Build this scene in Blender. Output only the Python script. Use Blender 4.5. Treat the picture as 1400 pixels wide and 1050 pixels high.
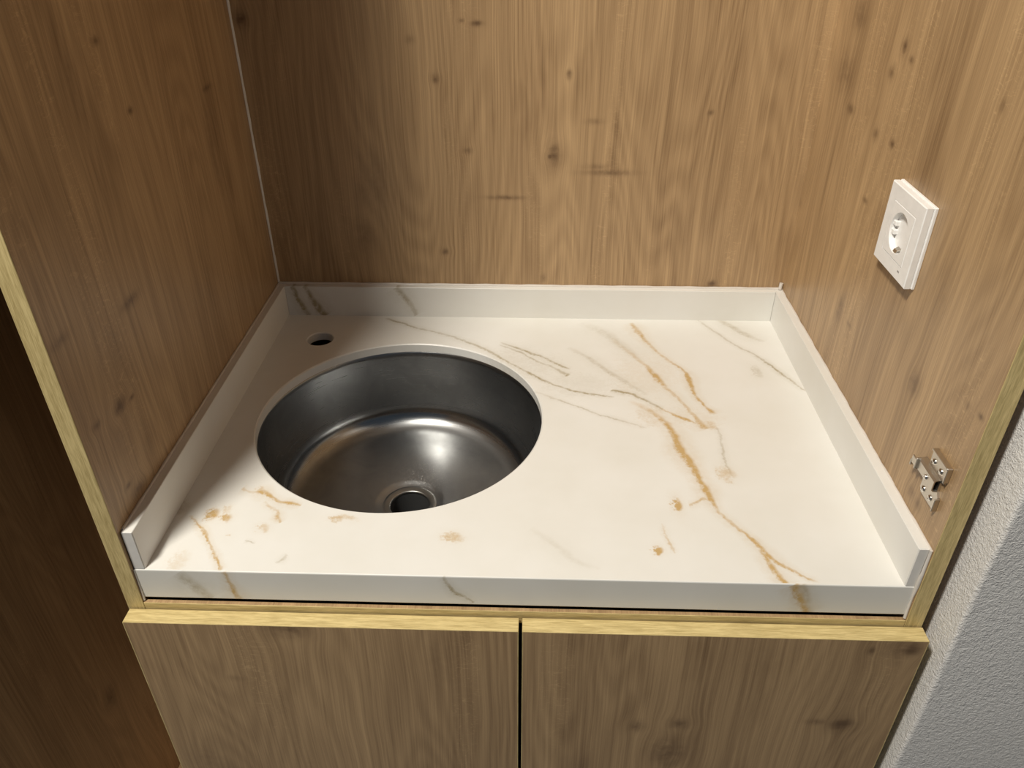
import bpy, bmesh, math
from mathutils import Vector, Matrix

# ---------------------------------------------------------------- scene, camera, light
for o in list(bpy.data.objects):
    bpy.data.objects.remove(o, do_unlink=True)
scene = bpy.context.scene
COL = scene.collection
Z0 = 0.88                                  # height of the worktop above the floor
O3 = Vector((0, 0, Z0))                    # all measures below are from the worktop's front left inner corner

cam_data = bpy.data.cameras.new('camera')
cam_data.sensor_fit = 'HORIZONTAL'
cam_data.sensor_width = 36.0
cam_data.lens = 1067.06 / 1400 * 36.0
cam_data.clip_start = 0.01
cam = bpy.data.objects.new('camera', cam_data)
COL.objects.link(cam)
yaw, pitch, roll = -0.03256, 0.58149, -0.00231
fw = Vector((math.sin(yaw) * math.cos(pitch), math.cos(yaw) * math.cos(pitch), -math.sin(pitch)))
r0 = Vector((math.cos(yaw), -math.sin(yaw), 0))
u0 = r0.cross(fw)
rt = r0 * math.cos(roll) + u0 * math.sin(roll)
up = -r0 * math.sin(roll) + u0 * math.cos(roll)
mw = Matrix((rt, up, -fw)).transposed().to_4x4()
mw.translation = Vector((0.35948, -0.5022, 0.5441)) + O3
cam.matrix_world = mw
scene.camera = cam

scene.view_settings.view_transform = 'Standard'
scene.view_settings.look = 'None'
scene.view_settings.gamma = 1.0
scene.view_settings.use_curve_mapping = False
scene.view_settings.exposure = 0.0

world = bpy.data.worlds.new('room_ambient')
scene.world = world
world.use_nodes = True
bg = world.node_tree.nodes['Background']
bg.inputs['Color'].default_value = (0.60, 0.78, 1.0, 1)
bg.inputs['Strength'].default_value = 0.085

def lamp(name, kind, loc, energy, color, **kw):
    d = bpy.data.lights.new(name, kind)
    d.energy = energy
    d.color = color
    for k, v in kw.items():
        setattr(d, k, v)
    o = bpy.data.objects.new(name, d)
    COL.objects.link(o)
    o.location = Vector(loc) + O3
    return o

lamp('ceiling_lamp_offscreen', 'POINT', (-0.287, -0.60, 1.88), 196, (1.0, 0.95, 0.85), shadow_soft_size=0.13)

# ---------------------------------------------------------------- measures
W, D, T = 0.70, 0.5006, 0.011              # worktop between the upstands, stone thickness
UP = 0.0467                                # upstand height
AP = 0.0375                                # apron height
TP = 0.0163                                # board thickness
YP = -0.0037                               # front of the side panels
XL, XR = -T, W + T                         # inner faces of the side panels
YB = D + T + 0.0005                        # front of the back panel
ZD = -0.0482                               # top of the doors
TOPZ = 1.32                                # top of the niche
SX, SY, SR = 0.202, 0.253, 0.1685          # sink cut-out
FX, FY, FR = 0.062, 0.4325, 0.0178         # tap hole

# ---------------------------------------------------------------- measured veins (x, y, half width, strength) and knots (across, up, radii, darkness)
TOP_VEINS = [
    ('gold', [(0.4799, 0.2908, 0.0038, 0.15), (0.4972, 0.2746, 0.0042, 0.45), (0.5132, 0.2524, 0.0041, 0.7), (0.5227, 0.228, 0.004, 0.9), (0.525, 0.2015, 0.005, 1), (0.5325, 0.1754, 0.0045, 1), (0.5385, 0.15, 0.0034, 0.95), (0.5437, 0.1223, 0.0039, 1), (0.5478, 0.1008, 0.0022, 0.6), (0.5569, 0.0827, 0.0019, 0.55), (0.5688, 0.0653, 0.0018, 0.7), (0.5797, 0.0464, 0.0024, 0.9), (0.5904, 0.0292, 0.0024, 0.85), (0.602, 0.0176, 0.0017, 0.7), (0.62, 0.0051, 0.0014, 0.6)]),
    ('gold', [(0.5782, 0.0464, 0.0018, 0.2), (0.5833, 0.0302, 0.0027, 0.8), (0.5873, 0.0145, 0.0029, 0.9), (0.5942, -0.0009, 0.0031, 0.9)]),
    ('gold', [(0.499, 0.4902, 0.0032, 0.2), (0.5039, 0.4719, 0.004, 0.7), (0.5121, 0.4454, 0.0031, 0.7), (0.5237, 0.4159, 0.0019, 0.55), (0.539, 0.3879, 0.0019, 0.6), (0.5542, 0.3649, 0.002, 0.7), (0.5588, 0.3425, 0.0032, 0.9), (0.5601, 0.3138, 0.0023, 0.8), (0.5671, 0.2865, 0.0019, 0.7), (0.5759, 0.2683, 0.003, 0.95)]),
    ('gold', [(0.4685, 0.4442, 0.0031, 0.1), (0.4906, 0.4027, 0.003, 0.3), (0.5081, 0.3713, 0.0029, 0.55), (0.5174, 0.3473, 0.004, 0.85), (0.5278, 0.3199, 0.0028, 0.6), (0.5414, 0.2925, 0.0023, 0.5), (0.5519, 0.2631, 0.0026, 0.6), (0.5642, 0.2383, 0.0044, 0.7), (0.5841, 0.2469, 0.0033, 0.2)]),
    ('olive', [(0.4567, 0.3143, 0.002, 0.2), (0.4663, 0.3118, 0.0023, 0.9), (0.4815, 0.3073, 0.0019, 0.8), (0.4974, 0.2933, 0.0015, 0.6), (0.5161, 0.2751, 0.0015, 0.55)]),
    ('gold', [(0.5128, 0.2783, 0.0015, 0.3), (0.5261, 0.2656, 0.0015, 0.6), (0.5389, 0.2563, 0.0026, 0.95), (0.5495, 0.2484, 0.0015, 0.5), (0.5661, 0.2384, 0.0015, 0.3)]),
    ('olive', [(0.1446, 0.4935, 0.0018, 0.4), (0.1646, 0.4828, 0.002, 0.75), (0.1892, 0.4686, 0.0018, 0.5), (0.2222, 0.455, 0.0018, 0.4), (0.2595, 0.434, 0.002, 0.5), (0.2868, 0.4152, 0.0024, 0.6), (0.3181, 0.3857, 0.0019, 0.6), (0.3395, 0.365, 0.0016, 0.6), (0.3643, 0.3422, 0.0018, 0.75), (0.3881, 0.3231, 0.0014, 0.55), (0.4076, 0.3137, 0.0016, 0.7), (0.4289, 0.3065, 0.0016, 0.75), (0.4594, 0.2984, 0.0012, 0.2)]),
    ('olive', [(0.3141, 0.4295, 0.0017, 0.2), (0.334, 0.4165, 0.0021, 0.6), (0.3555, 0.4021, 0.0021, 0.75), (0.3724, 0.3912, 0.0017, 0.6), (0.389, 0.3758, 0.0019, 0.7), (0.4072, 0.3631, 0.0014, 0.3)]),
    ('olive', [(0.3122, 0.4226, 0.0017, 0.2), (0.3385, 0.405, 0.0017, 0.5), (0.3641, 0.3814, 0.0017, 0.5), (0.3847, 0.3663, 0.0016, 0.4), (0.4039, 0.347, 0.0028, 0.8)]),
    ('olive', [(0.3605, 0.3095, 0.0014, 0.1), (0.3953, 0.2884, 0.0012, 0.4), (0.4214, 0.2724, 0.0011, 0.45), (0.4397, 0.2612, 0.0011, 0.4), (0.4631, 0.2504, 0.0015, 0.4), (0.4929, 0.2363, 0.0011, 0.1)]),
    ('olive', [(0.4067, 0.4168, 0.003, 0.1), (0.4311, 0.3929, 0.0034, 0.3), (0.4541, 0.3621, 0.0033, 0.35), (0.4832, 0.3258, 0.0028, 0.3), (0.5006, 0.3051, 0.0023, 0.1)]),
    ('olive', [(0.4268, 0.4882, 0.0068, 0.05), (0.4607, 0.4572, 0.0075, 0.25), (0.4836, 0.419, 0.0064, 0.25), (0.5015, 0.3868, 0.005, 0.1)]),
    ('olive', [(0.5952, 0.5022, 0.0018, 0.2), (0.6156, 0.466, 0.0018, 0.4), (0.6349, 0.4317, 0.0017, 0.4), (0.655, 0.4073, 0.0017, 0.45), (0.6724, 0.376, 0.0018, 0.7), (0.6804, 0.3594, 0.0018, 0.75), (0.688, 0.3425, 0.0016, 0.5), (0.6999, 0.3212, 0.0016, 0.4)]),
    ('olive', [(0.6232, 0.5068, 0.0041, 0.2), (0.641, 0.483, 0.0049, 0.4), (0.6612, 0.454, 0.0044, 0.35), (0.6777, 0.4414, 0.003, 0.1)]),
    ('gold', [(0.4889, 0.0762, 0.0009, 0.1), (0.4922, 0.0544, 0.0011, 0.45), (0.4965, 0.0357, 0.001, 0.35)]),
    ('gold', [(0.5212, 0.1038, 0.0019, 0.4), (0.5301, 0.1088, 0.0019, 0.6), (0.539, 0.1139, 0.0023, 0.6), (0.5457, 0.1064, 0.0016, 0.4)]),
    ('olive', [(0.5752, 0.2386, 0.0015, 0.3), (0.5759, 0.2176, 0.0014, 0.35), (0.5728, 0.1887, 0.0014, 0.4), (0.5733, 0.1615, 0.0014, 0.3), (0.5767, 0.1485, 0.001, 0.1)]),
    ('olive', [(0.3593, 0.0657, 0.0031, 0.05), (0.3838, 0.0428, 0.0036, 0.14), (0.4012, 0.0248, 0.0033, 0.14), (0.4242, 0.0136, 0.0023, 0.05)]),
    ('gold', [(0.0151, 0.0741, 0.0012, 0.2), (0.0233, 0.0659, 0.0013, 0.65), (0.036, 0.052, 0.0015, 0.75), (0.0507, 0.0319, 0.0013, 0.7), (0.0617, 0.0168, 0.0014, 0.8), (0.0709, 0.0018, 0.0014, 0.7)]),
    ('gold', [(0.0544, 0.1162, 0.0021, 0.6), (0.0669, 0.1105, 0.0018, 0.4), (0.0763, 0.1115, 0.003, 0.95), (0.0912, 0.1028, 0.0019, 0.7), (0.1, 0.0966, 0.0019, 0.7), (0.1091, 0.0951, 0.0022, 0.8), (0.1231, 0.0915, 0.0012, 0.2)]),
    ('gold', [(0.0841, 0.0975, 0.0014, 0.2), (0.0902, 0.0913, 0.0015, 0.4), (0.1001, 0.084, 0.0014, 0.4), (0.1041, 0.0731, 0.0022, 0.75), (0.109, 0.066, 0.0013, 0.3)]),
    ('olive', [(0.0813, 0.0407, 0.0011, 0.3), (0.0875, 0.0393, 0.0008, 0.45), (0.0925, 0.038, 0.0006, 0.2)]),
    ('olive', [(0.1189, 0.0125, 0.0011, 0.2), (0.1251, 0.0161, 0.0016, 0.4), (0.128, 0.0231, 0.001, 0.15)]),
]
TOP_BLOBS = [
    ('gold', 0.5094, 0.1035, 0.0064, 0.015, 0.95),
    ('gold', 0.4821, 0.0394, 0.006, 0.0074, 0.95),
    ('gold', 0.4962, 0.0398, 0.0036, 0.0058, 0.3),
    ('gold', 0.2822, 0.0513, 0.0129, 0.0077, 0.6),
    ('gold', 0.5682, 0.1561, 0.0135, 0.0146, 0.45),
    ('gold', 0.5672, 0.2446, 0.011, 0.0111, 0.5),
    ('gold', 0.0366, 0.076, 0.0081, 0.012, 0.95),
    ('gold', 0.0514, 0.0727, 0.0074, 0.0077, 0.75),
    ('gold', 0.049, 0.085, 0.0058, 0.0064, 0.4),
    ('gold', 0.0934, 0.0579, 0.0086, 0.0079, 0.5),
    ('gold', 0.0277, 0.0115, 0.0118, 0.0166, 0.25),
    ('gold', 0.0635, 0.047, 0.0026, 0.0023, 0.5),
    ('gold', 0.0738, 0.1141, 0.007, 0.0073, 0.5),
    ('gold', 0.1694, 0.0744, 0.0169, 0.0062, 0.6),
    ('olive', 0.0015, 0.0849, 0.0103, 0.0147, 0.35),
    ('olive', 0.6492, 0.3638, 0.0081, 0.0181, 0.3),
    ('olive', 0.3392, 0.3783, 0.0623, 0.0457, 0.16),
    ('olive', 0.4199, 0.324, 0.0594, 0.035, 0.12),
    ('gold', 0.5059, 0.3522, 0.0526, 0.0643, 0.13),
    ('gold', 0.5476, 0.2598, 0.041, 0.0312, 0.16),
    ('gold', 0.5032, 0.2617, 0.0262, 0.0252, 0.25),
]
FRONT_VEINS = [
    ('gold', [(0.0737, -0.0008, 0.0024, 0.5), (0.0764, -0.0108, 0.0021, 0.7), (0.0785, -0.0243, 0.0027, 0.8), (0.0816, -0.0369, 0.0036, 0.7)]),
    ('olive', [(0.0306, -0.0033, 0.0048, 0.3), (0.0424, -0.0209, 0.0056, 0.5), (0.055, -0.0367, 0.0049, 0.3)]),
    ('olive', [(0.2786, -0.001, 0.0015, 0.4), (0.2833, -0.0108, 0.0018, 0.6), (0.2876, -0.02, 0.002, 0.7), (0.2962, -0.0257, 0.0015, 0.6), (0.3066, -0.034, 0.0012, 0.5)]),
    ('gold', [(0.6003, -0.0011, 0.0038, 0.8), (0.6081, -0.0175, 0.0033, 0.85), (0.613, -0.0264, 0.0034, 0.85), (0.6191, -0.0377, 0.0034, 0.8)]),
    ('olive', [(0.6071, -0.0009, 0.0038, 0.4), (0.615, -0.0173, 0.0038, 0.4), (0.6222, -0.0376, 0.0034, 0.3)]),
]
BACK_VEINS = [
    ('olive', [(0.0114, 0.0465, 0.0031, 0.8), (0.0144, 0.0366, 0.0029, 0.9), (0.0192, 0.0205, 0.0033, 0.9), (0.0248, 0.0082, 0.0033, 0.8), (0.03, 0.0, 0.0032, 0.7)]),
    ('olive', [(0.0287, 0.0468, 0.0031, 0.6), (0.0357, 0.0329, 0.0037, 0.7), (0.0413, 0.0208, 0.0046, 0.9), (0.0485, 0.0065, 0.0043, 0.9), (0.0551, 0.0004, 0.0041, 0.8)]),
    ('olive', [(0.1615, 0.0466, 0.0045, 0.5), (0.1704, 0.0347, 0.0042, 0.55), (0.1786, 0.0227, 0.0036, 0.5), (0.1872, 0.0023, 0.0031, 0.4)]),
]
KNOTS_BACK = [
    (0.3814, 0.2366, 0.0086, 0.0154, 0.8),
    (0.3768, 0.2328, 0.0038, 0.0048, 0.9),
    (0.2854, 0.3919, 0.007, 0.0032, 0.9),
    (0.2319, 0.3284, 0.0046, 0.0052, 0.7),
    (0.3976, 0.3343, 0.0036, 0.0052, 0.9),
    (0.3172, 0.177, 0.0236, 0.0031, 0.7),
    (0.4542, 0.2121, 0.0326, 0.0039, 0.6),
    (0.4375, 0.2198, 0.0172, 0.0039, 0.4),
    (0.4313, 0.278, 0.0111, 0.0037, 0.4),
    (0.2333, 0.0976, 0.0052, 0.0044, 0.7),
    (0.3717, 0.0587, 0.0042, 0.0069, 0.5),
    (0.611, 0.0527, 0.0062, 0.0058, 0.9),
    (0.5775, 0.2897, 0.0037, 0.0036, 0.6),
    (0.0009, 0.396, 0.0089, 0.0091, 0.8),
    (0.2663, 0.3951, 0.0035, 0.0024, 0.6),
    (0.2033, 0.3738, 0.0053, 0.005, 0.4),
    (0.2699, 0.2396, 0.0057, 0.0038, 0.5),
    (0.1234, 0.1225, 0.0164, 0.0242, 0.35),
    (0.1409, 0.1956, 0.0295, 0.0412, 0.22),
]
KNOTS_RIGHT = [
    (0.4435, 0.4122, 0.0189, 0.0163, 0.6),
    (0.4484, 0.3506, 0.0266, 0.0203, 0.5),
    (0.4114, 0.32, 0.0107, 0.0058, 0.7),
    (0.3132, 0.4023, 0.0065, 0.0071, 0.8),
    (0.3279, 0.3753, 0.0086, 0.0074, 0.6),
    (0.2918, 0.3945, 0.0047, 0.0035, 0.7),
    (0.3299, 0.3151, 0.0073, 0.0062, 0.7),
    (0.285, 0.3175, 0.0066, 0.0044, 0.8),
    (0.5206, 0.1737, 0.0119, 0.004, 0.8),
    (0.3137, 0.2493, 0.0075, 0.0032, 0.6),
    (0.1111, 0.1477, 0.0096, 0.0108, 0.6),
    (0.3092, 0.1234, 0.0086, 0.0169, 0.5),
    (0.2759, 0.1197, 0.0061, 0.0025, 0.5),
    (0.0575, 0.0621, 0.0056, 0.0054, 0.6),
    (0.0421, 0.0616, 0.0054, 0.0053, 0.6),
    (0.0269, 0.1818, 0.0032, 0.0035, 0.6),
    (0.0067, 0.1854, 0.004, 0.0029, 0.7),
    (0.1176, 0.3949, 0.0039, 0.0045, 0.6),
    (0.273, 0.2439, 0.0172, 0.0454, 0.2),
    (0.1133, 0.2404, 0.0165, 0.0315, 0.2),
]
KNOTS_LEFT = [
    (0.1891, 0.4261, 0.0059, 0.0036, 0.8),
    (0.2168, 0.3627, 0.0054, 0.0033, 0.8),
    (0.3996, 0.3418, 0.0126, 0.0032, 0.7),
    (0.126, 0.2151, 0.016, 0.0054, 0.7),
    (0.014, 0.2377, 0.0135, 0.0046, 0.5),
    (0.0611, 0.1435, 0.0101, 0.0066, 0.8),
    (0.0821, 0.1387, 0.0053, 0.0027, 0.8),
    (0.0214, 0.1507, 0.0068, 0.0037, 0.6),
    (0.0354, 0.0728, 0.0053, 0.0027, 0.8),
    (0.0479, 0.0576, 0.0112, 0.0056, 0.7),
    (0.1365, 0.4003, 0.0107, 0.0347, 0.25),
    (0.3799, 0.2823, 0.0085, 0.0497, 0.4),
    (0.0455, 0.1183, 0.0101, 0.0198, 0.3),
]
KNOTS_DOOR_A = [
    (0.132, -0.0519, 0.021, 0.0128, 0.7),
    (0.0667, -0.128, 0.0089, 0.0048, 0.25),
    (0.0107, -0.2782, 0.0248, 0.0299, 0.3),
    (0.2724, -0.0916, 0.0142, 0.0456, 0.2),
]
KNOTS_DOOR_B = [
    (0.4717, -0.1903, 0.0075, 0.0089, 0.7),
    (0.5071, -0.2342, 0.0199, 0.0273, 0.6),
    (0.5056, -0.2343, 0.0077, 0.0122, 0.5),
    (0.5137, -0.1846, 0.0104, 0.0088, 0.6),
    (0.6764, -0.1772, 0.0131, 0.0114, 0.8),
    (0.6503, -0.1747, 0.0102, 0.005, 0.5),
    (0.7142, -0.0595, 0.0106, 0.0108, 0.85),
    (0.7077, -0.0576, 0.0199, 0.0151, 0.4),
    (0.6781, -0.063, 0.004, 0.0054, 0.7),
    (0.5857, -0.0793, 0.0273, 0.0334, 0.12),
]

# ---------------------------------------------------------------- node helpers
class NT:
    def __init__(self, name):
        self.mat = bpy.data.materials.new(name)
        self.mat.use_nodes = True
        self.t = self.mat.node_tree
        self.bsdf = self.t.nodes['Principled BSDF']
        g = self.t.nodes.new('ShaderNodeNewGeometry')
        self.P = self.vm('SUBTRACT', g.outputs['Position'], (0, 0, Z0))
        s = self.t.nodes.new('ShaderNodeSeparateXYZ')
        self.link(self.P, s.inputs[0])
        self.x, self.y, self.z = s.outputs
    def link(self, a, b):
        self.t.links.new(a, b)
    def put(self, sock, v):
        if hasattr(v, 'is_linked'):
            self.link(v, sock)
        elif v is not None:
            if hasattr(sock.default_value, '__len__') and len(sock.default_value) == 4 and len(v) == 3:
                v = (*v, 1)
            sock.default_value = v
    def m(self, op, a, b=None, c=None, clamp=False):
        n = self.t.nodes.new('ShaderNodeMath')
        n.operation = op
        n.use_clamp = clamp
        for i, v in enumerate((a, b, c)):
            if v is not None:
                self.put(n.inputs[i], v)
        return n.outputs[0]
    def vm(self, op, a, b=None):
        n = self.t.nodes.new('ShaderNodeVectorMath')
        n.operation = op
        self.put(n.inputs[0], a)
        if b is not None:
            self.put(n.inputs[1], b)
        return n.outputs['Value'] if op in ('DOT_PRODUCT', 'LENGTH') else n.outputs[0]
    def vec(self, a, b, c=0.0):
        n = self.t.nodes.new('ShaderNodeCombineXYZ')
        for i, v in enumerate((a, b, c)):
            self.put(n.inputs[i], v)
        return n.outputs[0]
    def noise(self, v, scale=1.0, detail=2.0, rough=0.5, dist=0.0):
        n = self.t.nodes.new('ShaderNodeTexNoise')
        self.put(n.inputs['Vector'], v)
        n.inputs['Scale'].default_value = scale
        n.inputs['Detail'].default_value = detail
        n.inputs['Roughness'].default_value = rough
        n.inputs['Distortion'].default_value = dist
        return n.outputs[0]
    def rng(self, v, a, b, c=0.0, d=1.0, smooth=False):
        n = self.t.nodes.new('ShaderNodeMapRange')
        if smooth:
            n.interpolation_type = 'SMOOTHSTEP'
        for i, q in zip(range(5), (v, a, b, c, d)):
            self.put(n.inputs[i], q)
        return n.outputs[0]
    def mix(self, f, a, b, mode='MIX'):
        n = self.t.nodes.new('ShaderNodeMix')
        n.data_type = 'RGBA'
        n.blend_type = mode
        self.put(n.inputs['Factor'], f)
        self.put(n.inputs['A'], a)
        self.put(n.inputs['B'], b)
        return n.outputs['Result']
    def curve(self, v, pts):
        n = self.t.nodes.new('ShaderNodeFloatCurve')
        self.put(n.inputs['Value'], v)
        c = n.mapping.curves[0]
        n.mapping.use_clip = True
        while len(c.points) < len(pts):
            c.points.new(0.5, 0.5)
        for p, (a, b) in zip(c.points, pts):
            p.location = (a, b)
            p.handle_type = 'AUTO'
        n.mapping.update()
        return n.outputs[0]
    def bump(self, h, strength, dist):
        n = self.t.nodes.new('ShaderNodeBump')
        n.inputs['Strength'].default_value = strength
        n.inputs['Distance'].default_value = dist
        self.link(h, n.inputs['Height'])
        self.link(n.outputs[0], self.bsdf.inputs['Normal'])
    def out(self, color=None, rough=None, metal=None, **kw):
        self.put(self.bsdf.inputs['Base Color'], color)
        self.put(self.bsdf.inputs['Roughness'], rough)
        self.put(self.bsdf.inputs['Metallic'], metal)
        for k, v in kw.items():
            self.put(self.bsdf.inputs[k], v)
        return self.mat

def wood(name, axis, knots=(), seed=0.0, tone=1.0, rough=0.38, grey=0.0):
    """oak laminate, grain running up the board; axis is the coordinate across the grain"""
    n = NT(name)
    u = n.m('ADD', n.x if axis == 'x' else n.y, seed * 3.7)
    uu = n.x if axis == 'x' else n.y
    v = n.z
    us = u
    swirl = None
    dark = None
    for (ku, kv, ru, rv, s) in knots:
        du = n.m('MULTIPLY', n.m('SUBTRACT', uu, ku), 1.0 / max(ru, .002))
        dv = n.m('MULTIPLY', n.m('SUBTRACT', v, kv), 1.0 / max(rv, .002))
        d2 = n.m('ADD', n.m('MULTIPLY', du, du), n.m('MULTIPLY', dv, dv))
        k = n.m('MULTIPLY', n.m('EXPONENT', n.m('MULTIPLY', d2, -1.0)), s)
        dark = k if dark is None else n.m('MAXIMUM', dark, k)
        # grain flows round the knot
        g = n.m('MULTIPLY', n.m('MULTIPLY', du, n.m('EXPONENT', n.m('MULTIPLY', d2, -0.30))), min(ru, 0.012) * s * 0.8)
        if ru > 2 * rv:
            continue
        swirl = g if swirl is None else n.m('ADD', swirl, g)
    if swirl is not None:
        us = n.m('SUBTRACT', u, swirl)
    wob = n.m('MULTIPLY', n.m('SUBTRACT', n.noise(n.vec(n.m('MULTIPLY', u, 5), n.m('MULTIPLY', v, 3), seed), 1.0, 2), 0.5), 0.018)
    us = n.m('ADD', us, wob)
    big = n.noise(n.vec(n.m('MULTIPLY', us, 14), n.m('MULTIPLY', v, 0.9), seed + 2), 1.0, 3, 0.55)
    band = n.noise(n.vec(n.m('MULTIPLY', us, 45), n.m('MULTIPLY', v, 1.2), seed + 5), 1.0, 2)
    fig = n.noise(n.vec(n.m('MULTIPLY', us, 9), n.m('MULTIPLY', v, 1.1), seed + 9), 1.0, 1.5, 0.5)
    ring = n.m('SINE', n.m('MULTIPLY', fig, 170))
    fine = n.noise(n.vec(n.m('MULTIPLY', us, 600), n.m('MULTIPLY', v, 5.5), seed), 1.0, 4, 0.62)
    pore = n.noise(n.vec(n.m('MULTIPLY', us, 1100), n.m('MULTIPLY', v, 28), seed + 3), 1.0, 2)
    fleck_zone = n.rng(n.noise(n.vec(n.m('MULTIPLY', u, 16), n.m('MULTIPLY', v, 2.2), seed + 20), 1.0, 1), 0.56, 0.66, 0, 1)
    fl = n.noise(n.vec(n.m('MULTIPLY', us, 55), n.m('MULTIPLY', v, 120), seed + 14), 1.0, 1, 0.5, 1.2)
    fleck = n.m('MULTIPLY', n.rng(n.m('ABSOLUTE', n.m('SUBTRACT', fl, 0.5)), 0.0, 0.022, 1, 0), fleck_zone)
    smoke = n.noise(n.vec(n.m('MULTIPLY', us, 20), n.m('MULTIPLY', v, 5), seed + 31), 1.0, 3, 0.6)
    f = n.m('ADD', n.m('MULTIPLY', n.m('SUBTRACT', big, 0.5), 0.80), n.m('MULTIPLY', n.m('SUBTRACT', band, 0.5), 0.38))
    f = n.m('ADD', f, n.m('MULTIPLY', ring, 0.075))
    mid = n.noise(n.vec(n.m('MULTIPLY', us, 170), n.m('MULTIPLY', v, 1.6), seed + 40), 1.0, 2)
    f = n.m('ADD', f, n.m('MULTIPLY', n.m('SUBTRACT', mid, 0.5), 0.42))
    f = n.m('ADD', f, n.m('MULTIPLY', n.m('SUBTRACT', fine, 0.5), 1.1))
    f = n.m('ADD', f, n.m('MULTIPLY', fleck, 0.30))
    f = n.m('SUBTRACT', f, n.rng(pore, 0.62, 0.75, 0, 0.14))
    f = n.m('SUBTRACT', f, n.rng(smoke, 0.58, 0.80, 0, 0.35))
    f = n.m('ADD', f, 0.5, clamp=True)
    lo, hi = (0.225, 0.135, 0.065), (0.58, 0.388, 0.205)
    if grey:
        g = lambda c: tuple(q * (1 - grey) + grey * sum(c) / 3 for q in c)
        lo, hi = g(lo), g(hi)
    col = n.mix(f, tuple(q * tone for q in lo), tuple(q * tone for q in hi))
    if dark is not None:
        kmask = n.m('MULTIPLY', dark, n.rng(n.noise(n.vec(n.m('MULTIPLY', us, 160), n.m('MULTIPLY', v, 110), seed), 1.0, 3), 0.25, 0.6, 0.45, 1.1))
        kmask = n.m('MINIMUM', kmask, 0.85)
        col = n.mix(kmask, col, tuple(q * tone for q in (0.105, 0.056, 0.027)))
    n.bump(n.m('ADD', fine, n.m('MULTIPLY', n.rng(pore, 0.6, 0.75), -0.8)), 0.10, 0.0006)
    return n.out(col, n.rng(fine, 0.3, 0.7, rough + 0.05, rough - 0.04))

def edging(name, axis, tone=1.0):
    """plastic oak edge band, grain along the given axis"""
    n = NT(name)
    c = {'x': (70, 1300, 1300), 'z': (1300, 1300, 70), 'y': (1300, 70, 1300)}[axis]
    v = n.vm('MULTIPLY', n.P, c)
    w = n.noise(n.vm('MULTIPLY', n.P, tuple(q * 0.25 + 6 for q in c)), 1.0, 2)
    a = n.noise(v, 1.0, 3, 0.6, 0.4)
    f = n.m('ADD', n.m('MULTIPLY', a, 0.6), n.m('MULTIPLY', w, 0.4))
    col = n.mix(n.rng(f, 0.36, 0.62), tuple(q * tone for q in (0.44, 0.33, 0.135)), tuple(q * tone for q in (0.72, 0.57, 0.27)))
    n.bump(a, 0.15, 0.0005)
    return n.out(col, 0.42)

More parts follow.
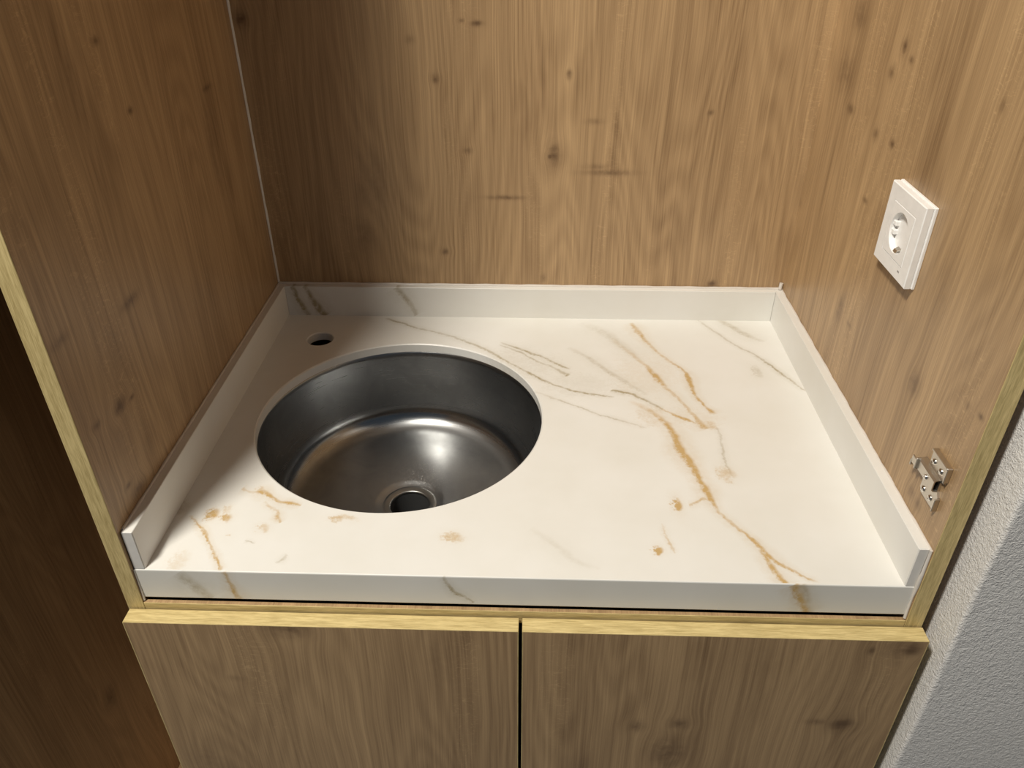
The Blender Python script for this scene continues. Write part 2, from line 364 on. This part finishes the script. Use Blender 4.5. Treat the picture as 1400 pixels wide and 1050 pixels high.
def stone(name, veins, blobs, axes):
    """cream marble look with gold and olive veins; every vein is a curve in the slab's own plane"""
    n = NT(name)
    A = {'x': n.x, 'y': n.y, 'z': n.z}
    q = n.vec(A[axes[0]], A[axes[1]], 0.0)
    w1 = n.m('SUBTRACT', n.noise(n.P, 60, 3, 0.6), 0.5)
    w2 = n.m('SUBTRACT', n.noise(n.P, 260, 3, 0.65), 0.5)
    warp = n.m('ADD', n.m('MULTIPLY', w1, 0.0075), n.m('MULTIPLY', w2, 0.0050))
    brk = n.rng(n.noise(n.P, 130, 4, 0.7), 0.28, 0.60, 0.42, 1.15)
    tot = {'gold': None, 'olive': None}
    def add(k, v):
        tot[k] = v if tot[k] is None else n.m('MAXIMUM', tot[k], v)
    for kind, pts in veins:
        p0, p1 = Vector(pts[0][:2]), Vector(pts[-1][:2])
        L = (p1 - p0).length
        d = (p1 - p0) / L
        e = Vector((-d.y, d.x))
        s = n.m('DIVIDE', n.m('SUBTRACT', n.vm('DOT_PRODUCT', q, (d.x, d.y, 0)), p0.dot(d)), L)
        t = n.m('SUBTRACT', n.vm('DOT_PRODUCT', q, (e.x, e.y, 0)), p0.dot(e))
        ss = [((Vector(p[:2]) - p0).dot(d) / L, (Vector(p[:2]) - p0).dot(e), p[2], p[3]) for p in pts]
        ss.sort()
        K, KW = 0.2, 0.02
        lo, hi = -0.0, 1.0
        c = n.curve(s, [(a, min(1, max(0, 0.5 + b / K))) for a, b, _, _ in ss])
        hw = n.curve(s, [(a, min(1, hw_ / KW)) for a, _, hw_, _ in ss])
        st = n.curve(s, [(a, g) for a, _, _, g in ss])
        off = n.m('ABSOLUTE', n.m('ADD', n.m('SUBTRACT', t, n.m('MULTIPLY', n.m('SUBTRACT', c, 0.5), K)), warp))
        r = n.m('DIVIDE', off, n.m('MAXIMUM', n.m('MULTIPLY', hw, KW), 0.0006))
        core = n.rng(r, 0.1, 1.7, 1, 0, True)
        halo = n.m('MULTIPLY', n.rng(r, 0.5, 6.0, 1, 0, True), 0.26)
        mk = n.m('MULTIPLY', n.m('ADD', n.m('MULTIPLY', core, 0.85), halo), st)
        ends = n.m('MULTIPLY', n.rng(s, -0.015, 0.01), n.rng(s, 0.99, 1.015, 1, 0))
        add(kind, n.m('MULTIPLY', n.m('MULTIPLY', mk, ends), brk))
    for kind, bx, by, rx, ry, g in blobs:
        du = n.m('DIVIDE', n.m('ADD', n.m('SUBTRACT', A[axes[0]], bx), n.m('MULTIPLY', w2, 0.012)), rx)
        dv = n.m('DIVIDE', n.m('ADD', n.m('SUBTRACT', A[axes[1]], by), n.m('MULTIPLY', w1, 0.016)), ry)
        d2 = n.m('ADD', n.m('MULTIPLY', du, du), n.m('MULTIPLY', dv, dv))
        fall = n.m('EXPONENT', n.m('MULTIPLY', d2, -0.9))
        ragged = n.rng(n.m('ADD', fall, n.m('MULTIPLY', n.m('ADD', w1, w2), 0.9)), 0.38, 0.95, 0, 1, True)
        soft = n.m('ADD', n.m('MULTIPLY', ragged, 0.8), n.m('MULTIPLY', fall, 0.22))
        add(kind, n.m('MULTIPLY', n.m('MULTIPLY', soft, g), brk))
    cloud = n.noise(n.P, 9, 4, 0.55)
    col = n.mix(n.rng(cloud, 0.35, 0.7), (0.80, 0.785, 0.745), (0.755, 0.735, 0.68))
    if tot['olive'] is not None:
        col = n.mix(n.m('MINIMUM', tot['olive'], 0.9), col, (0.34, 0.27, 0.145))
    if tot['gold'] is not None:
        col = n.mix(n.m('MINIMUM', tot['gold'], 0.92), col, (0.53, 0.345, 0.125))
    return n.out(col, 0.34)

def plain(name, color, rough=0.5, metal=0.0, **kw):
    n = NT(name)
    v = n.noise(n.P, 90, 3)
    c = n.mix(n.rng(v, 0.3, 0.7), tuple(q * 0.96 for q in color), tuple(min(1, q * 1.03) for q in color))
    return n.out(c, rough, metal, **kw)

def steel(name):
    n = NT(name)
    dx, dy = n.m('SUBTRACT', n.x, SX), n.m('SUBTRACT', n.y, SY)
    rr = n.m('SQRT', n.m('ADD', n.m('MULTIPLY', dx, dx), n.m('MULTIPLY', dy, dy)))
    ang = n.m('ARCTAN2', dy, dx)
    br = n.noise(n.vec(n.m('MULTIPLY', rr, 900), n.m('MULTIPLY', ang, 3), n.m('MULTIPLY', n.z, 900)), 1.0, 3, 0.6)
    sm = n.noise(n.P, 22, 4, 0.6, 0.6)
    # dried scratches behind the drain
    ex = n.m('DIVIDE', n.m('SUBTRACT', n.x, SX + 0.012), 0.030)
    ey = n.m('DIVIDE', n.m('SUBTRACT', n.y, SY + 0.045), 0.032)
    zone = n.m('EXPONENT', n.m('MULTIPLY', n.m('ADD', n.m('MULTIPLY', ex, ex), n.m('MULTIPLY', ey, ey)), -1.2))
    scr = n.rng(n.noise(n.vm('MULTIPLY', n.P, (900, 350, 350)), 1.0, 4, 0.75, 0.8), 0.55, 0.68)
    scr = n.m('MULTIPLY', scr, zone)
    col = n.mix(n.rng(sm, 0.35, 0.7), (0.36, 0.362, 0.362), (0.285, 0.287, 0.287))
    col = n.mix(n.m('MULTIPLY', scr, 0.6), col, (0.75, 0.73, 0.70))
    rough = n.m('ADD', n.m('ADD', n.rng(sm, 0.3, 0.75, 0.19, 0.25), n.m('ADD', n.rng(n.z, -0.124, -0.114, 0.16, 0.0), n.rng(n.z, -0.105, -0.090, 0.0, 0.08))), n.m('MULTIPLY', scr, 0.35))
    rough = n.m('ADD', rough, n.rng(br, 0.3, 0.7, -0.03, 0.03))
    return n.out(col, rough, n.m('SUBTRACT', 1.0, n.m('MULTIPLY', scr, 0.4)))

def stucco(name, color, stretch):
    n = NT(name)
    v = n.vm('MULTIPLY', n.P, stretch)
    a = n.noise(v, 210, 4, 0.6, 0.8)
    b = n.noise(v, 620, 3, 0.6)
    h = n.m('ADD', n.m('MULTIPLY', a, 0.7), n.m('MULTIPLY', b, 0.4))
    col = n.mix(n.rng(a, 0.3, 0.7), tuple(q * 0.93 for q in color), color)
    n.bump(h, 0.8, 0.0040)
    return n.out(col, 0.85)

M = {}
M['wood_back'] = wood('oak_laminate_back', 'x', KNOTS_BACK, 1.0)
M['wood_right'] = wood('oak_laminate_right', 'y', KNOTS_RIGHT, 2.3)
M['wood_left'] = wood('oak_laminate_left', 'y', KNOTS_LEFT, 4.1)
M['wood_door_a'] = wood('oak_laminate_door_one', 'x', KNOTS_DOOR_A, 6.2)
M['wood_door_b'] = wood('oak_laminate_door_two', 'x', KNOTS_DOOR_B, 8.4)
M['wood_plain'] = wood('oak_laminate_plain', 'y', [(0.22, -0.52, .012, .02, .8)], 11.0)
M['wood_plain_x'] = wood('oak_laminate_plain_cross', 'x', [], 13.0)
M['edge_x'] = edging('oak_edge_band_cross', 'x')
M['edge_z'] = edging('oak_edge_band_upright', 'z')
M['stone_top'] = stone('marble_top', TOP_VEINS, TOP_BLOBS, 'xy')
M['stone_front'] = stone('marble_apron', FRONT_VEINS, [], 'xz')
M['stone_back'] = stone('marble_back_upstand', BACK_VEINS, [], 'xz')
M['stone_side'] = stone('marble_side_upstand', [], [], 'yz')
M['stone_cut'] = plain('marble_cut_end', (0.74, 0.72, 0.685), 0.7)
M['silicone'] = plain('silicone', (0.70, 0.65, 0.59), 0.3)
M['steel'] = steel('brushed_steel')
M['drain'] = plain('drain_steel', (0.34, 0.33, 0.31), 0.35, 1.0)
M['pipe'] = plain('black_plastic_pipe', (0.05, 0.05, 0.05), 0.6)
M['socket'] = plain('white_plastic', (0.91, 0.895, 0.875), 0.28)
M['nickel'] = plain('nickel', (0.64, 0.60, 0.54), 0.36, 1.0)
M['screw'] = plain('bright_nickel', (0.75, 0.73, 0.70), 0.2, 1.0)
M['mark'] = plain('grey_print', (0.30, 0.28, 0.27), 0.5)
M['wall_side'] = stucco('cream_stucco', (0.82, 0.80, 0.775), (1, 1, 1))
M['floor'] = plain('floor_tile', (0.25, 0.22, 0.19), 0.5)

# ---------------------------------------------------------------- mesh helpers
def origin(parent):
    v = Vector((0, 0, 0))
    while parent is not None:
        v += parent.location
        parent = parent.parent
    return v

def obj(name, bm, mat, parent=None, base=None, smooth=None):
    """bm is in worktop measures; becomes ONE mesh object"""
    org = origin(parent) if parent is not None else (Vector(base) + O3 if base is not None else Vector((0, 0, 0)))
    bmesh.ops.recalc_face_normals(bm, faces=bm.faces[:])
    bmesh.ops.translate(bm, verts=bm.verts[:], vec=O3 - org)
    me = bpy.data.meshes.new(name)
    bm.to_mesh(me)
    bm.free()
    for m in (mat if isinstance(mat, (list, tuple)) else [mat]):
        me.materials.append(M[m])
    if smooth is not None:
        for p in me.polygons:
            p.use_smooth = True
        me.set_sharp_from_angle(angle=math.radians(smooth))
    o = bpy.data.objects.new(name, me)
    COL.objects.link(o)
    if parent is not None:
        o.parent = parent
    else:
        o.location = org
    return o

def thing(name, base, label, cat, group=None):
    o = bpy.data.objects.new(name, None)
    o.empty_display_size = 0.05
    COL.objects.link(o)
    o.location = Vector(base) + O3
    o['label'] = label
    o['category'] = cat
    if group:
        o['group'] = group
    return o

def box(bm, x0, x1, y0, y1, z0, z1, bev=0.0, seg=1):
    t = bmesh.new()
    bmesh.ops.create_cube(t, size=1.0)
    for v in t.verts:
        v.co = ((x0 + x1) / 2 + v.co.x * (x1 - x0), (y0 + y1) / 2 + v.co.y * (y1 - y0), (z0 + z1) / 2 + v.co.z * (z1 - z0))
    if bev:
        bmesh.ops.bevel(t, geom=t.edges[:], offset=bev, segments=seg, affect='EDGES', profile=0.5)
    me = bpy.data.meshes.new('tmp')
    t.to_mesh(me)
    t.free()
    bm.from_mesh(me)
    bpy.data.meshes.remove(me)
    return bm

def B(*a, **k):
    return box(bmesh.new(), *a, **k)

def lathe(prof, cx, cy, seg=96, cap=False):
    bm = bmesh.new()
    rings = []
    for r, z in prof:
        if r < 1e-6:
            rings.append([bm.verts.new((cx, cy, z))])
        else:
            rings.append([bm.verts.new((cx + r * math.cos(2 * math.pi * i / seg), cy + r * math.sin(2 * math.pi * i / seg), z)) for i in range(seg)])
    for a, b in zip(rings, rings[1:]):
        for i in range(seg):
            j = (i + 1) % seg
            if len(b) == 1:
                bm.faces.new((a[i], a[j], b[0]))
            elif len(a) == 1:
                bm.faces.new((a[0], b[j], b[i]))
            else:
                bm.faces.new((a[i], a[j], b[j], b[i]))
    return bm

def prism(bm, poly, axis, a0, a1):
    """extrude a 2-D outline along an axis ('x': outline in y,z; 'y': x,z; 'z': x,y)"""
    def p(u, v, a):
        return {'x': (a, u, v), 'y': (u, a, v), 'z': (u, v, a)}[axis]
    lo = [bm.verts.new(p(u, v, a0)) for u, v in poly]
    hi = [bm.verts.new(p(u, v, a1)) for u, v in poly]
    bm.faces.new(lo)
    bm.faces.new(hi)
    k = len(poly)
    for i in range(k):
        bm.faces.new((lo[i], lo[(i + 1) % k], hi[(i + 1) % k], hi[i]))
    return bm

def circ(cx, cy, r, seg, z, bm):
    return [bm.verts.new((cx + r * math.cos(2 * math.pi * i / seg), cy + r * math.sin(2 * math.pi * i / seg), z)) for i in range(seg)]

def loop_edges(bm, vs):
    return [bm.edges.new((vs[i], vs[(i + 1) % len(vs)])) for i in range(len(vs))]

def bridge(bm, a, b):
    for i in range(len(a)):
        j = (i + 1) % len(a)
        bm.faces.new((a[i], a[j], b[j], b[i]))

def bead(path, r, wob=0.0, sides=6):
    """irregular round bead along a polyline"""
    bm = bmesh.new()
    pts = []
    for a, b in zip(path, path[1:]):
        a, b = Vector(a), Vector(b)
        k = max(2, int((b - a).length / 0.012))
        pts += [a.lerp(b, i / k) for i in range(k)]
    pts.append(Vector(path[-1]))
    rings = []
    for i, p in enumerate(pts):
        d = (pts[min(i + 1, len(pts) - 1)] - pts[max(i - 1, 0)]).normalized()
        s = Vector((0, 0, 1)) if abs(d.z) < 0.8 else Vector((1, 0, 0))
        a = d.cross(s).normalized()
        b = d.cross(a)
        rr = r * (1 + wob * math.sin(i * 1.7) * math.cos(i * 0.61 + 1))
        rings.append([bm.verts.new(p + a * rr * math.cos(2 * math.pi * k / sides) + b * rr * math.sin(2 * math.pi * k / sides)) for k in range(sides)])
    for a, b in zip(rings, rings[1:]):
        bridge(bm, a, b)
    bm.faces.new(rings[0])
    bm.faces.new(rings[-1])
    return bm

# ---------------------------------------------------------------- the setting
def structure(name, bm, mat, smooth=None):
    o = obj(name, bm, mat, smooth=smooth)
    o['kind'] = 'structure'
    return o

FLOOR = -Z0
structure('floor', B(-3.0, 1.8, -3.0, 0.75, FLOOR - 0.05, FLOOR), 'floor')
# wall beside the cabinet: lit reveal, rounded plaster corner, grey front
XW, YW, CR = 0.7392, -0.0325, 0.004
def wall_outline():
    pts = [(XW, 0.60), (XW, YW + CR)]
    for i in range(1, 8):
        a = math.pi + (math.pi / 2) * i / 8
        pts.append((XW + CR + CR * math.cos(a), YW + CR + CR * math.sin(a)))
    pts += [(XW + CR, YW), (1.75, YW), (1.75, 0.60)]
    return pts
wb = bmesh.new()
zs = [FLOOR + i * (1.62 - FLOOR) / 60 for i in range(61)]
rings = []
for k, z in enumerate(zs):
    j = 0.0006 * math.sin(z * 21 + 1) + 0.0004 * math.sin(z * 47)
    rings.append([wb.verts.new((x, y + (j if 0 < i < 10 else 0), z)) for i, (x, y) in enumerate(wall_outline())])
for a, b in zip(rings, rings[1:]):
    bridge(wb, a, b)
wb.faces.new(rings[0])
wb.faces.new(rings[-1])
structure('wall_right', wb, 'wall_side', smooth=50)
structure('wall_back', B(-3.0, 0.739, 0.60, 0.70, FLOOR, 1.62), 'wall_side')

# ---------------------------------------------------------------- sink cabinet
cab = thing('sink_cabinet', (W / 2, 0.25, FLOOR), 'tall oak niche cabinet with two flush doors under the white worktop', 'cabinet')
EB = 0.0009
pan = obj('side_panel', B(XL - TP, XL, YP + EB, 0.545, FLOOR, TOPZ), 'wood_left', cab)
obj('edge_band', B(XL - TP, XL, YP, YP + EB, FLOOR, TOPZ, bev=0.0003), 'edge_z', pan)
pan = obj('side_panel', B(XR, XR + TP, YP + EB, 0.545, FLOOR, TOPZ), 'wood_right', cab)
obj('edge_band', B(XR, XR + TP, YP, YP + EB, FLOOR, TOPZ, bev=0.0003), 'edge_z', pan)
obj('back_panel', B(XL, XR, YB, YB + TP, FLOOR + 0.1, TOPZ), 'wood_back', cab)
obj('top_panel', B(XL, XR, YP, YB, TOPZ - TP, TOPZ), 'wood_plain_x', cab)
obj('bottom_panel', B(XL, XR, YP + 0.02, YB, FLOOR + 0.10, FLOOR + 0.10 + TP), 'wood_plain_x', cab)
obj('plinth', B(XL, XR, 0.045, 0.061, FLOOR, FLOOR + 0.10), 'wood_plain_x', cab)
rail = obj('front_rail', B(XL, XR, YP + EB, YP + 0.0046, -0.0575, -0.0415), 'wood_plain_x', cab)
obj('edge_band', B(XL + 0.0004, XR - 0.0004, YP, YP + EB, -0.0575, -0.0413, bev=0.0003), 'edge_x', rail)
DY0, DY1 = YP - 0.0015 - TP, YP - 0.0015
for (x0, x1, mat, lab) in ((XL - TP + 0.002, 0.3493, 'wood_door_a', 'flat oak door under the sink side'),
                           (0.3527, XR + TP, 'wood_door_b', 'flat oak door with dark knots')):
    zb = FLOOR + 0.10
    d = obj('door', B(x0 + EB, x1 - EB, DY0, DY1, zb, ZD - EB), mat, cab)
    d['label'] = lab
    eb = B(x0, x1, DY0, DY1, ZD - EB, ZD, bev=0.0003)
    e = obj('edge_band', eb, 'edge_x', d)
    e['label'] = 'pale yellow oak edge strip along the door top'
    obj('edge_band', B(x0, x0 + EB, DY0, DY1, zb, ZD - EB), 'edge_z', d)
    obj('edge_band', B(x1 - EB, x1, DY0, DY1, zb, ZD - EB), 'edge_z', d)
s = obj('silicone_bead', bead([(XL, YB - 0.001, UP), (XL, YB - 0.001, TOPZ - TP)], 0.0022, 0.2), 'silicone', cab, smooth=60)
s['label'] = 'thin pale sealant line up the inner corner'

# hinge on the right side panel (outline in y,z on the panel, standing off in -x)
def hx(d):
    return XR - d
hin = obj('hinge', prism(bmesh.new(), [(0.0155, 0.1085), (0.0155, 0.126), (0.0425, 0.126), (0.0445, 0.122), (0.0445, 0.108),
                                       (0.054, 0.106), (0.054, 0.094), (0.0455, 0.093), (0.0455, 0.081), (0.042, 0.0775),
                                       (0.0175, 0.0775), (0.0165, 0.080), (0.0165, 0.092), (0.0205, 0.096), (0.0205, 0.106)],
                         'x', hx(0.0022), hx(-0.0002)), 'nickel', cab)
hin['label'] = 'nickel hinge plate with cut off arm and no door'
fb = bmesh.new()
box(fb, hx(0.0055), hx(0.0), 0.0135, 0.0425, 0.1245, 0.1268, bev=0.0006)
box(fb, hx(0.0048), hx(0.0), 0.0132, 0.0150, 0.1110, 0.1265, bev=0.0005)
obj('flange', fb, 'nickel', hin)
fb = bmesh.new()
box(fb, hx(0.0045), hx(0.0), 0.0150, 0.0168, 0.0775, 0.0915, bev=0.0005)
obj('flange', fb, 'nickel', hin)
ab = bmesh.new()                                        # raised channel
outer = [(0.0945, 0.0), (0.0952, 0.0055), (0.097, 0.0072), (0.106, 0.0072), (0.1078, 0.0055), (0.1085, 0.0)]
inner = [(0.1074, 0.0), (0.1068, 0.0052), (0.1055, 0.0062), (0.0975, 0.0062), (0.0962, 0.0052), (0.0956, 0.0)]
ya, yb = 0.021, 0.053
lo = [ab.verts.new((hx(d), ya, z)) for z, d in outer + inner]
hi = [ab.verts.new((hx(d), yb, z)) for z, d in outer + inner]
ab.faces.new(lo)
ab.faces.new(hi)
bridge(ab, lo, hi)
obj('arm', ab, 'nickel', hin)
ab = bmesh.new()                                        # rear clip lever
box(ab, hx(0.0095), hx(0.0005), 0.0515, 0.0540, 0.0955, 0.1075, bev=0.0006)
box(ab, hx(0.0085), hx(0.0068), 0.0520, 0.0620, 0.0965, 0.1045, bev=0.0006)
box(ab, hx(0.0090), hx(0.0010), 0.0605, 0.0625, 0.0930, 0.1000, bev=0.0006)
obj('clip_lever', ab, 'nickel', hin)
def screw(y, z, d0, r=0.0030):
    bm = bmesh.new()
    seg = 14
    prof = [(r, d0), (r, d0 + 0.0008), (r * 0.75, d0 + 0.0016), (r * 0.32, d0 + 0.0018), (r * 0.28, d0 + 0.0010)]
    rg = [[bm.verts.new((hx(d), y + q * math.cos(2 * math.pi * i / seg), z + q * math.sin(2 * math.pi * i / seg))) for i in range(seg)] for q, d in prof]
    for a, b in zip(rg, rg[1:]):
        bridge(bm, a, b)
    bm.faces.new(rg[0])
    bm.faces.new(rg[-1])
    obj('screw', bm, 'screw', hin, smooth=40)
for y, z in ((0.040, 0.0825), (0.0265, 0.0835), (0.0255, 0.1140), (0.0385, 0.1145)):
    screw(y, z, 0.0021)
screw(0.0345, 0.1005, 0.0071, 0.0026)

# ---------------------------------------------------------------- worktop
wt = thing('worktop', (W / 2, D / 2, -AP), 'white marble worktop with gold veins, raised rims and round cut-out', 'worktop')
bm = bmesh.new()
SEG, SEGF = 128, 48
BV = 0.0012
x0, x1, y0, y1 = XL + 0.0004, XR - 0.0004, BV, D + T
def rect(z):
    return [bm.verts.new(c) for c in ((x0, y0, z), (x1, y0, z), (x1, y1, z), (x0, y1, z))]
ot, ob = rect(0.0), rect(-0.012)
h_a, h_b, h_c = circ(SX, SY, SR + 0.0016, SEG, 0.0, bm), circ(SX, SY, SR, SEG, -0.0014, bm), circ(SX, SY, SR, SEG, -0.012, bm)
f_a, f_b, f_c = circ(FX, FY, FR + 0.0012, SEGF, 0.0, bm), circ(FX, FY, FR, SEGF, -0.0012, bm), circ(FX, FY, FR, SEGF, -0.012, bm)
for o_, h_, f_ in ((ot, h_a, f_a), (ob, h_c, f_c)):
    es = loop_edges(bm, o_) + loop_edges(bm, h_) + loop_edges(bm, f_)
    bmesh.ops.triangle_fill(bm, use_beauty=True, use_dissolve=False, edges=es)
bridge(bm, ot, ob)
bridge(bm, h_a, h_b)
bridge(bm, h_b, h_c)
bridge(bm, f_a, f_b)
bridge(bm, f_b, f_c)
obj('slab', bm, 'stone_top', wt)
obj('front_apron', B(XL + 0.0004, XR - 0.0004, 0.0, T, -AP, -0.00005, bev=0.0011, seg=2), 'stone_front', wt)
u = obj('upstand', B(0.0002, W - 0.0002, D, D + T, -0.001, UP, bev=0.0005), 'stone_back', wt)
u['label'] = 'back rim with dark diagonal veins'
for xa, xb in ((XL + 0.0004, 0.0), (W, XR - 0.0016)):
    u = obj('upstand', B(xa, xb, 0.0012, D + T, -0.001, UP, bev=0.0005), 'stone_side', wt)
    obj('cut_end', B(xa + 0.0006, xb - 0.0006, 0.0006, 0.0016, 0.0004, UP - 0.0006), 'stone_cut', u)
# sealant along the rims
obj('silicone_bead', bead([(XL + 0.001, 0.004, UP), (XL + 0.001, YB - 0.003, UP)], 0.0016, 0.3), 'silicone', wt, smooth=60)
obj('silicone_bead', bead([(XL, YB - 0.0015, UP + 0.0002), (XR, YB - 0.0015, UP + 0.0002)], 0.0022, 0.2), 'silicone', wt, smooth=60)
obj('silicone_bead', bead([(XR - 0.0008, 0.0008, UP - 0.001), (XR - 0.0008, YB - 0.003, UP - 0.001)], 0.0016, 0.45), 'silicone', wt, smooth=60)
obj('silicone_bead', bead([(XR - 0.001, -0.0005, UP), (XR - 0.001, -0.0012, 0.02), (XR - 0.001, -0.0005, -0.012), (XR - 0.001, -0.0012, -0.040)], 0.0016, 0.5), 'silicone', wt, smooth=60)
obj('silicone_bead', bead([(XL + 0.0006, 0.0, 0.0), (XL + 0.0006, -0.0008, -0.040)], 0.0010, 0.4), 'silicone', wt, smooth=60)
gb = bead([(XR - 0.004, YB - 0.004, UP + 0.001), (XR - 0.003, YB - 0.003, UP + 0.010)], 0.0028, 0.5)
obj('silicone_blob', gb, 'silicone', wt, smooth=60)

# ---------------------------------------------------------------- sink bowl
sink = thing('sink_bowl', (SX, SY, -0.345), 'round brushed steel sink bowl set under the worktop', 'sink')
prof = [(SR + 0.016, -0.0122), (SR + 0.001, -0.0122), (SR, -0.0135), (SR - 0.0005, -0.020), (SR - 0.0035, -0.055), (SR - 0.0065, -0.090)]
cr, cz, rad = SR - 0.0065 - 0.034, -0.0925, 0.034
for i in range(0, 13):
    a = math.radians(86 * i / 12)
    prof.append((cr + rad * math.cos(a), cz - rad * math.sin(a)))
r_e, z_e = prof[-1]
for k in range(1, 9):
    f = k / 8
    prof.append((r_e + (0.046 - r_e) * f, z_e - 0.0115 * (f ** 1.15)))
ze = prof[-1][1]
prof += [(0.042, ze - 0.0008), (0.0395, ze - 0.0022), (0.0345, ze - 0.0032)]
bowl = obj('bowl', lathe(prof, SX, SY, 128), 'steel', sink, smooth=60)
dp = [(0.0350, ze - 0.0034), (0.0342, ze - 0.0028), (0.0320, ze - 0.0028), (0.0300, ze - 0.0032), (0.0268, ze - 0.0035), (0.0256, ze - 0.0040),
      (0.0250, ze - 0.0052), (0.0249, ze - 0.0070), (0.0262, ze - 0.0080), (0.0355, ze - 0.006)]
dr = obj('drain', lathe(dp, SX, SY, 72), 'drain', sink, smooth=50)
obj('drain_pipe', lathe([(0.0, ze - 0.20), (0.0252, ze - 0.20), (0.0252, ze - 0.0066)], SX, SY, 48), 'pipe', dr)

# ---------------------------------------------------------------- power socket on the right side panel
SYC, SZC = 0.2012, 0.2580
soc = thing('power_socket', (XR, SYC, SZC - 0.040), 'white square power socket on the oak side panel', 'socket')
obj('mounting_frame', B(XR - 0.0030, XR + 0.0002, SYC - 0.0398, SYC + 0.0390, SZC - 0.0392, SZC + 0.0396, bev=0.0006), 'socket', soc)
obj('inner_frame', B(XR - 0.0045, XR - 0.0025, SYC - 0.0385, SYC + 0.0385, SZC - 0.0385, SZC + 0.0385), 'socket', soc)
def ring_plate(bm, xf, xb, half, hole, bev=0.0008):
    """square plate with a square or round opening, front at xf"""
    out = [(-half, -half), (half, -half), (half, half), (-half, half)]
    N = len(hole)
    outs = []
    for (a, b) in hole:
        k = max(abs(a), abs(b))
        outs.append((a / k * half, b / k * half))
    def row(pts, x):
        return [bm.verts.new((x, SYC + a, SZC + b)) for a, b in pts]
    sh = lambda pts, d: [(a * (half - d) / half, b * (half - d) / half) for a, b in pts]
    r1 = row(hole, xb)
    r2 = row(hole, xf)
    r3 = row(sh(outs, bev), xf)
    r4 = row(outs, xf + bev)
    r5 = row(outs, xb)
    for a, b in ((r1, r2), (r2, r3), (r3, r4), (r4, r5)):
        bridge(bm, a, b)
    return bm
def sq(h, n=8):
    pts = []
    for (ax, ay), (bx_, by_) in (((-h, -h), (h, -h)), ((h, -h), (h, h)), ((h, h), (-h, h)), ((-h, h), (-h, -h))):
        pts += [(ax + (bx_ - ax) * i / n, ay + (by_ - ay) * i / n) for i in range(n)]
    return pts
XF = XR - 0.0100
fr = obj('cover_frame', ring_plate(bmesh.new(), XF, XR - 0.0040, 0.0388, sq(0.0246)), 'socket', soc)
obj('print_mark', B(XF - 0.0002, XF + 0.0004, SYC - 0.0225, SYC - 0.0185, SZC - 0.0305, SZC - 0.0290), 'mark', fr)
NR = 32
cp = []
for (a, b) in sq(0.0242, NR // 4):
    ang = math.atan2(b, a)
    cp.append((0.0194 * math.cos(ang), 0.0194 * math.sin(ang)))
ins = obj('insert', ring_plate(bmesh.new(), XF - 0.0002, XR + 0.004, 0.0242, cp, bev=0.0005), 'socket', soc, smooth=40)
cb = bmesh.new()
fl = [cb.verts.new((XR - 0.0005, SYC + a, SZC + b)) for a, b in cp]
cb.faces.new(fl)
obj('cup_floor', cb, 'socket', ins)
for sgn in (-1, 1):                                     # guide ribs at the sides
    for zc in (-0.0042, 0.0042):
        obj('guide_rib', B(XF + 0.0015, XR - 0.0003, SYC + sgn * 0.0172 - 0.0040, SYC + sgn * 0.0172 + 0.0030, SZC + zc - 0.0024, SZC + zc + 0.0024, bev=0.0006), 'socket', ins)
for sgn in (-1, 1):                                     # earth clips
    cl = bmesh.new()
    pts = [(XF + 0.0008, 0.0188), (XF + 0.0020, 0.0162), (XF + 0.0055, 0.0145), (XR - 0.0004, 0.0162)]
    for (xa, za), (xb, zb) in zip(pts, pts[1:]):
        vs = [cl.verts.new((xa, SYC - 0.0034, SZC + sgn * za)), cl.verts.new((xa, SYC + 0.0034, SZC + sgn * za)),
              cl.verts.new((xb, SYC + 0.0034, SZC + sgn * zb)), cl.verts.new((xb, SYC - 0.0034, SZC + sgn * zb))]
        us = [cl.verts.new((v.co.x, v.co.y, v.co.z + sgn * 0.0008)) for v in vs]
        cl.faces.new(vs)
        cl.faces.new(us)
        bridge(cl, vs, us)
    obj('earth_clip', cl, 'nickel', ins)
for sgn in (-1, 1):                                     # pin contacts
    seg = 16
    hb = bmesh.new()
    a = [hb.verts.new((XR - 0.0010, SYC + sgn * 0.0095 + 0.0026 * math.cos(2 * math.pi * i / seg), SZC + 0.0026 * math.sin(2 * math.pi * i / seg))) for i in range(seg)]
    b = [hb.verts.new((XR - 0.0002, v.co.y, v.co.z)) for v in a]
    hb.faces.new(a)
    hb.faces.new(b)
    bridge(hb, a, b)
    obj('pin_contact', hb, 'nickel', ins)

# ---------------------------------------------------------------- open wardrobe compartment beside the cabinet
XA = -0.285
wd = thing('open_wardrobe', ((XA + XL - TP) / 2, 0.25, FLOOR), 'dark unlit open wardrobe compartment beside the sink cabinet', 'wardrobe')
obj('side_panel', B(XA - TP, XA, YP, 0.545, FLOOR, TOPZ), 'wood_plain', wd)
obj('back_panel', B(XA, XL - TP - 0.0005, YB + 0.01, YB + 0.01 + TP, FLOOR, TOPZ), 'wood_plain_x', wd)
obj('bottom_panel', B(XA, XL - TP - 0.0005, YP + 0.02, YB + 0.01, FLOOR, FLOOR + 0.04), 'wood_plain_x', wd)
obj('shelf', B(XA, XL - TP - 0.0005, YP, YB + 0.01, 0.55, 0.55 + TP), 'wood_plain_x', wd)
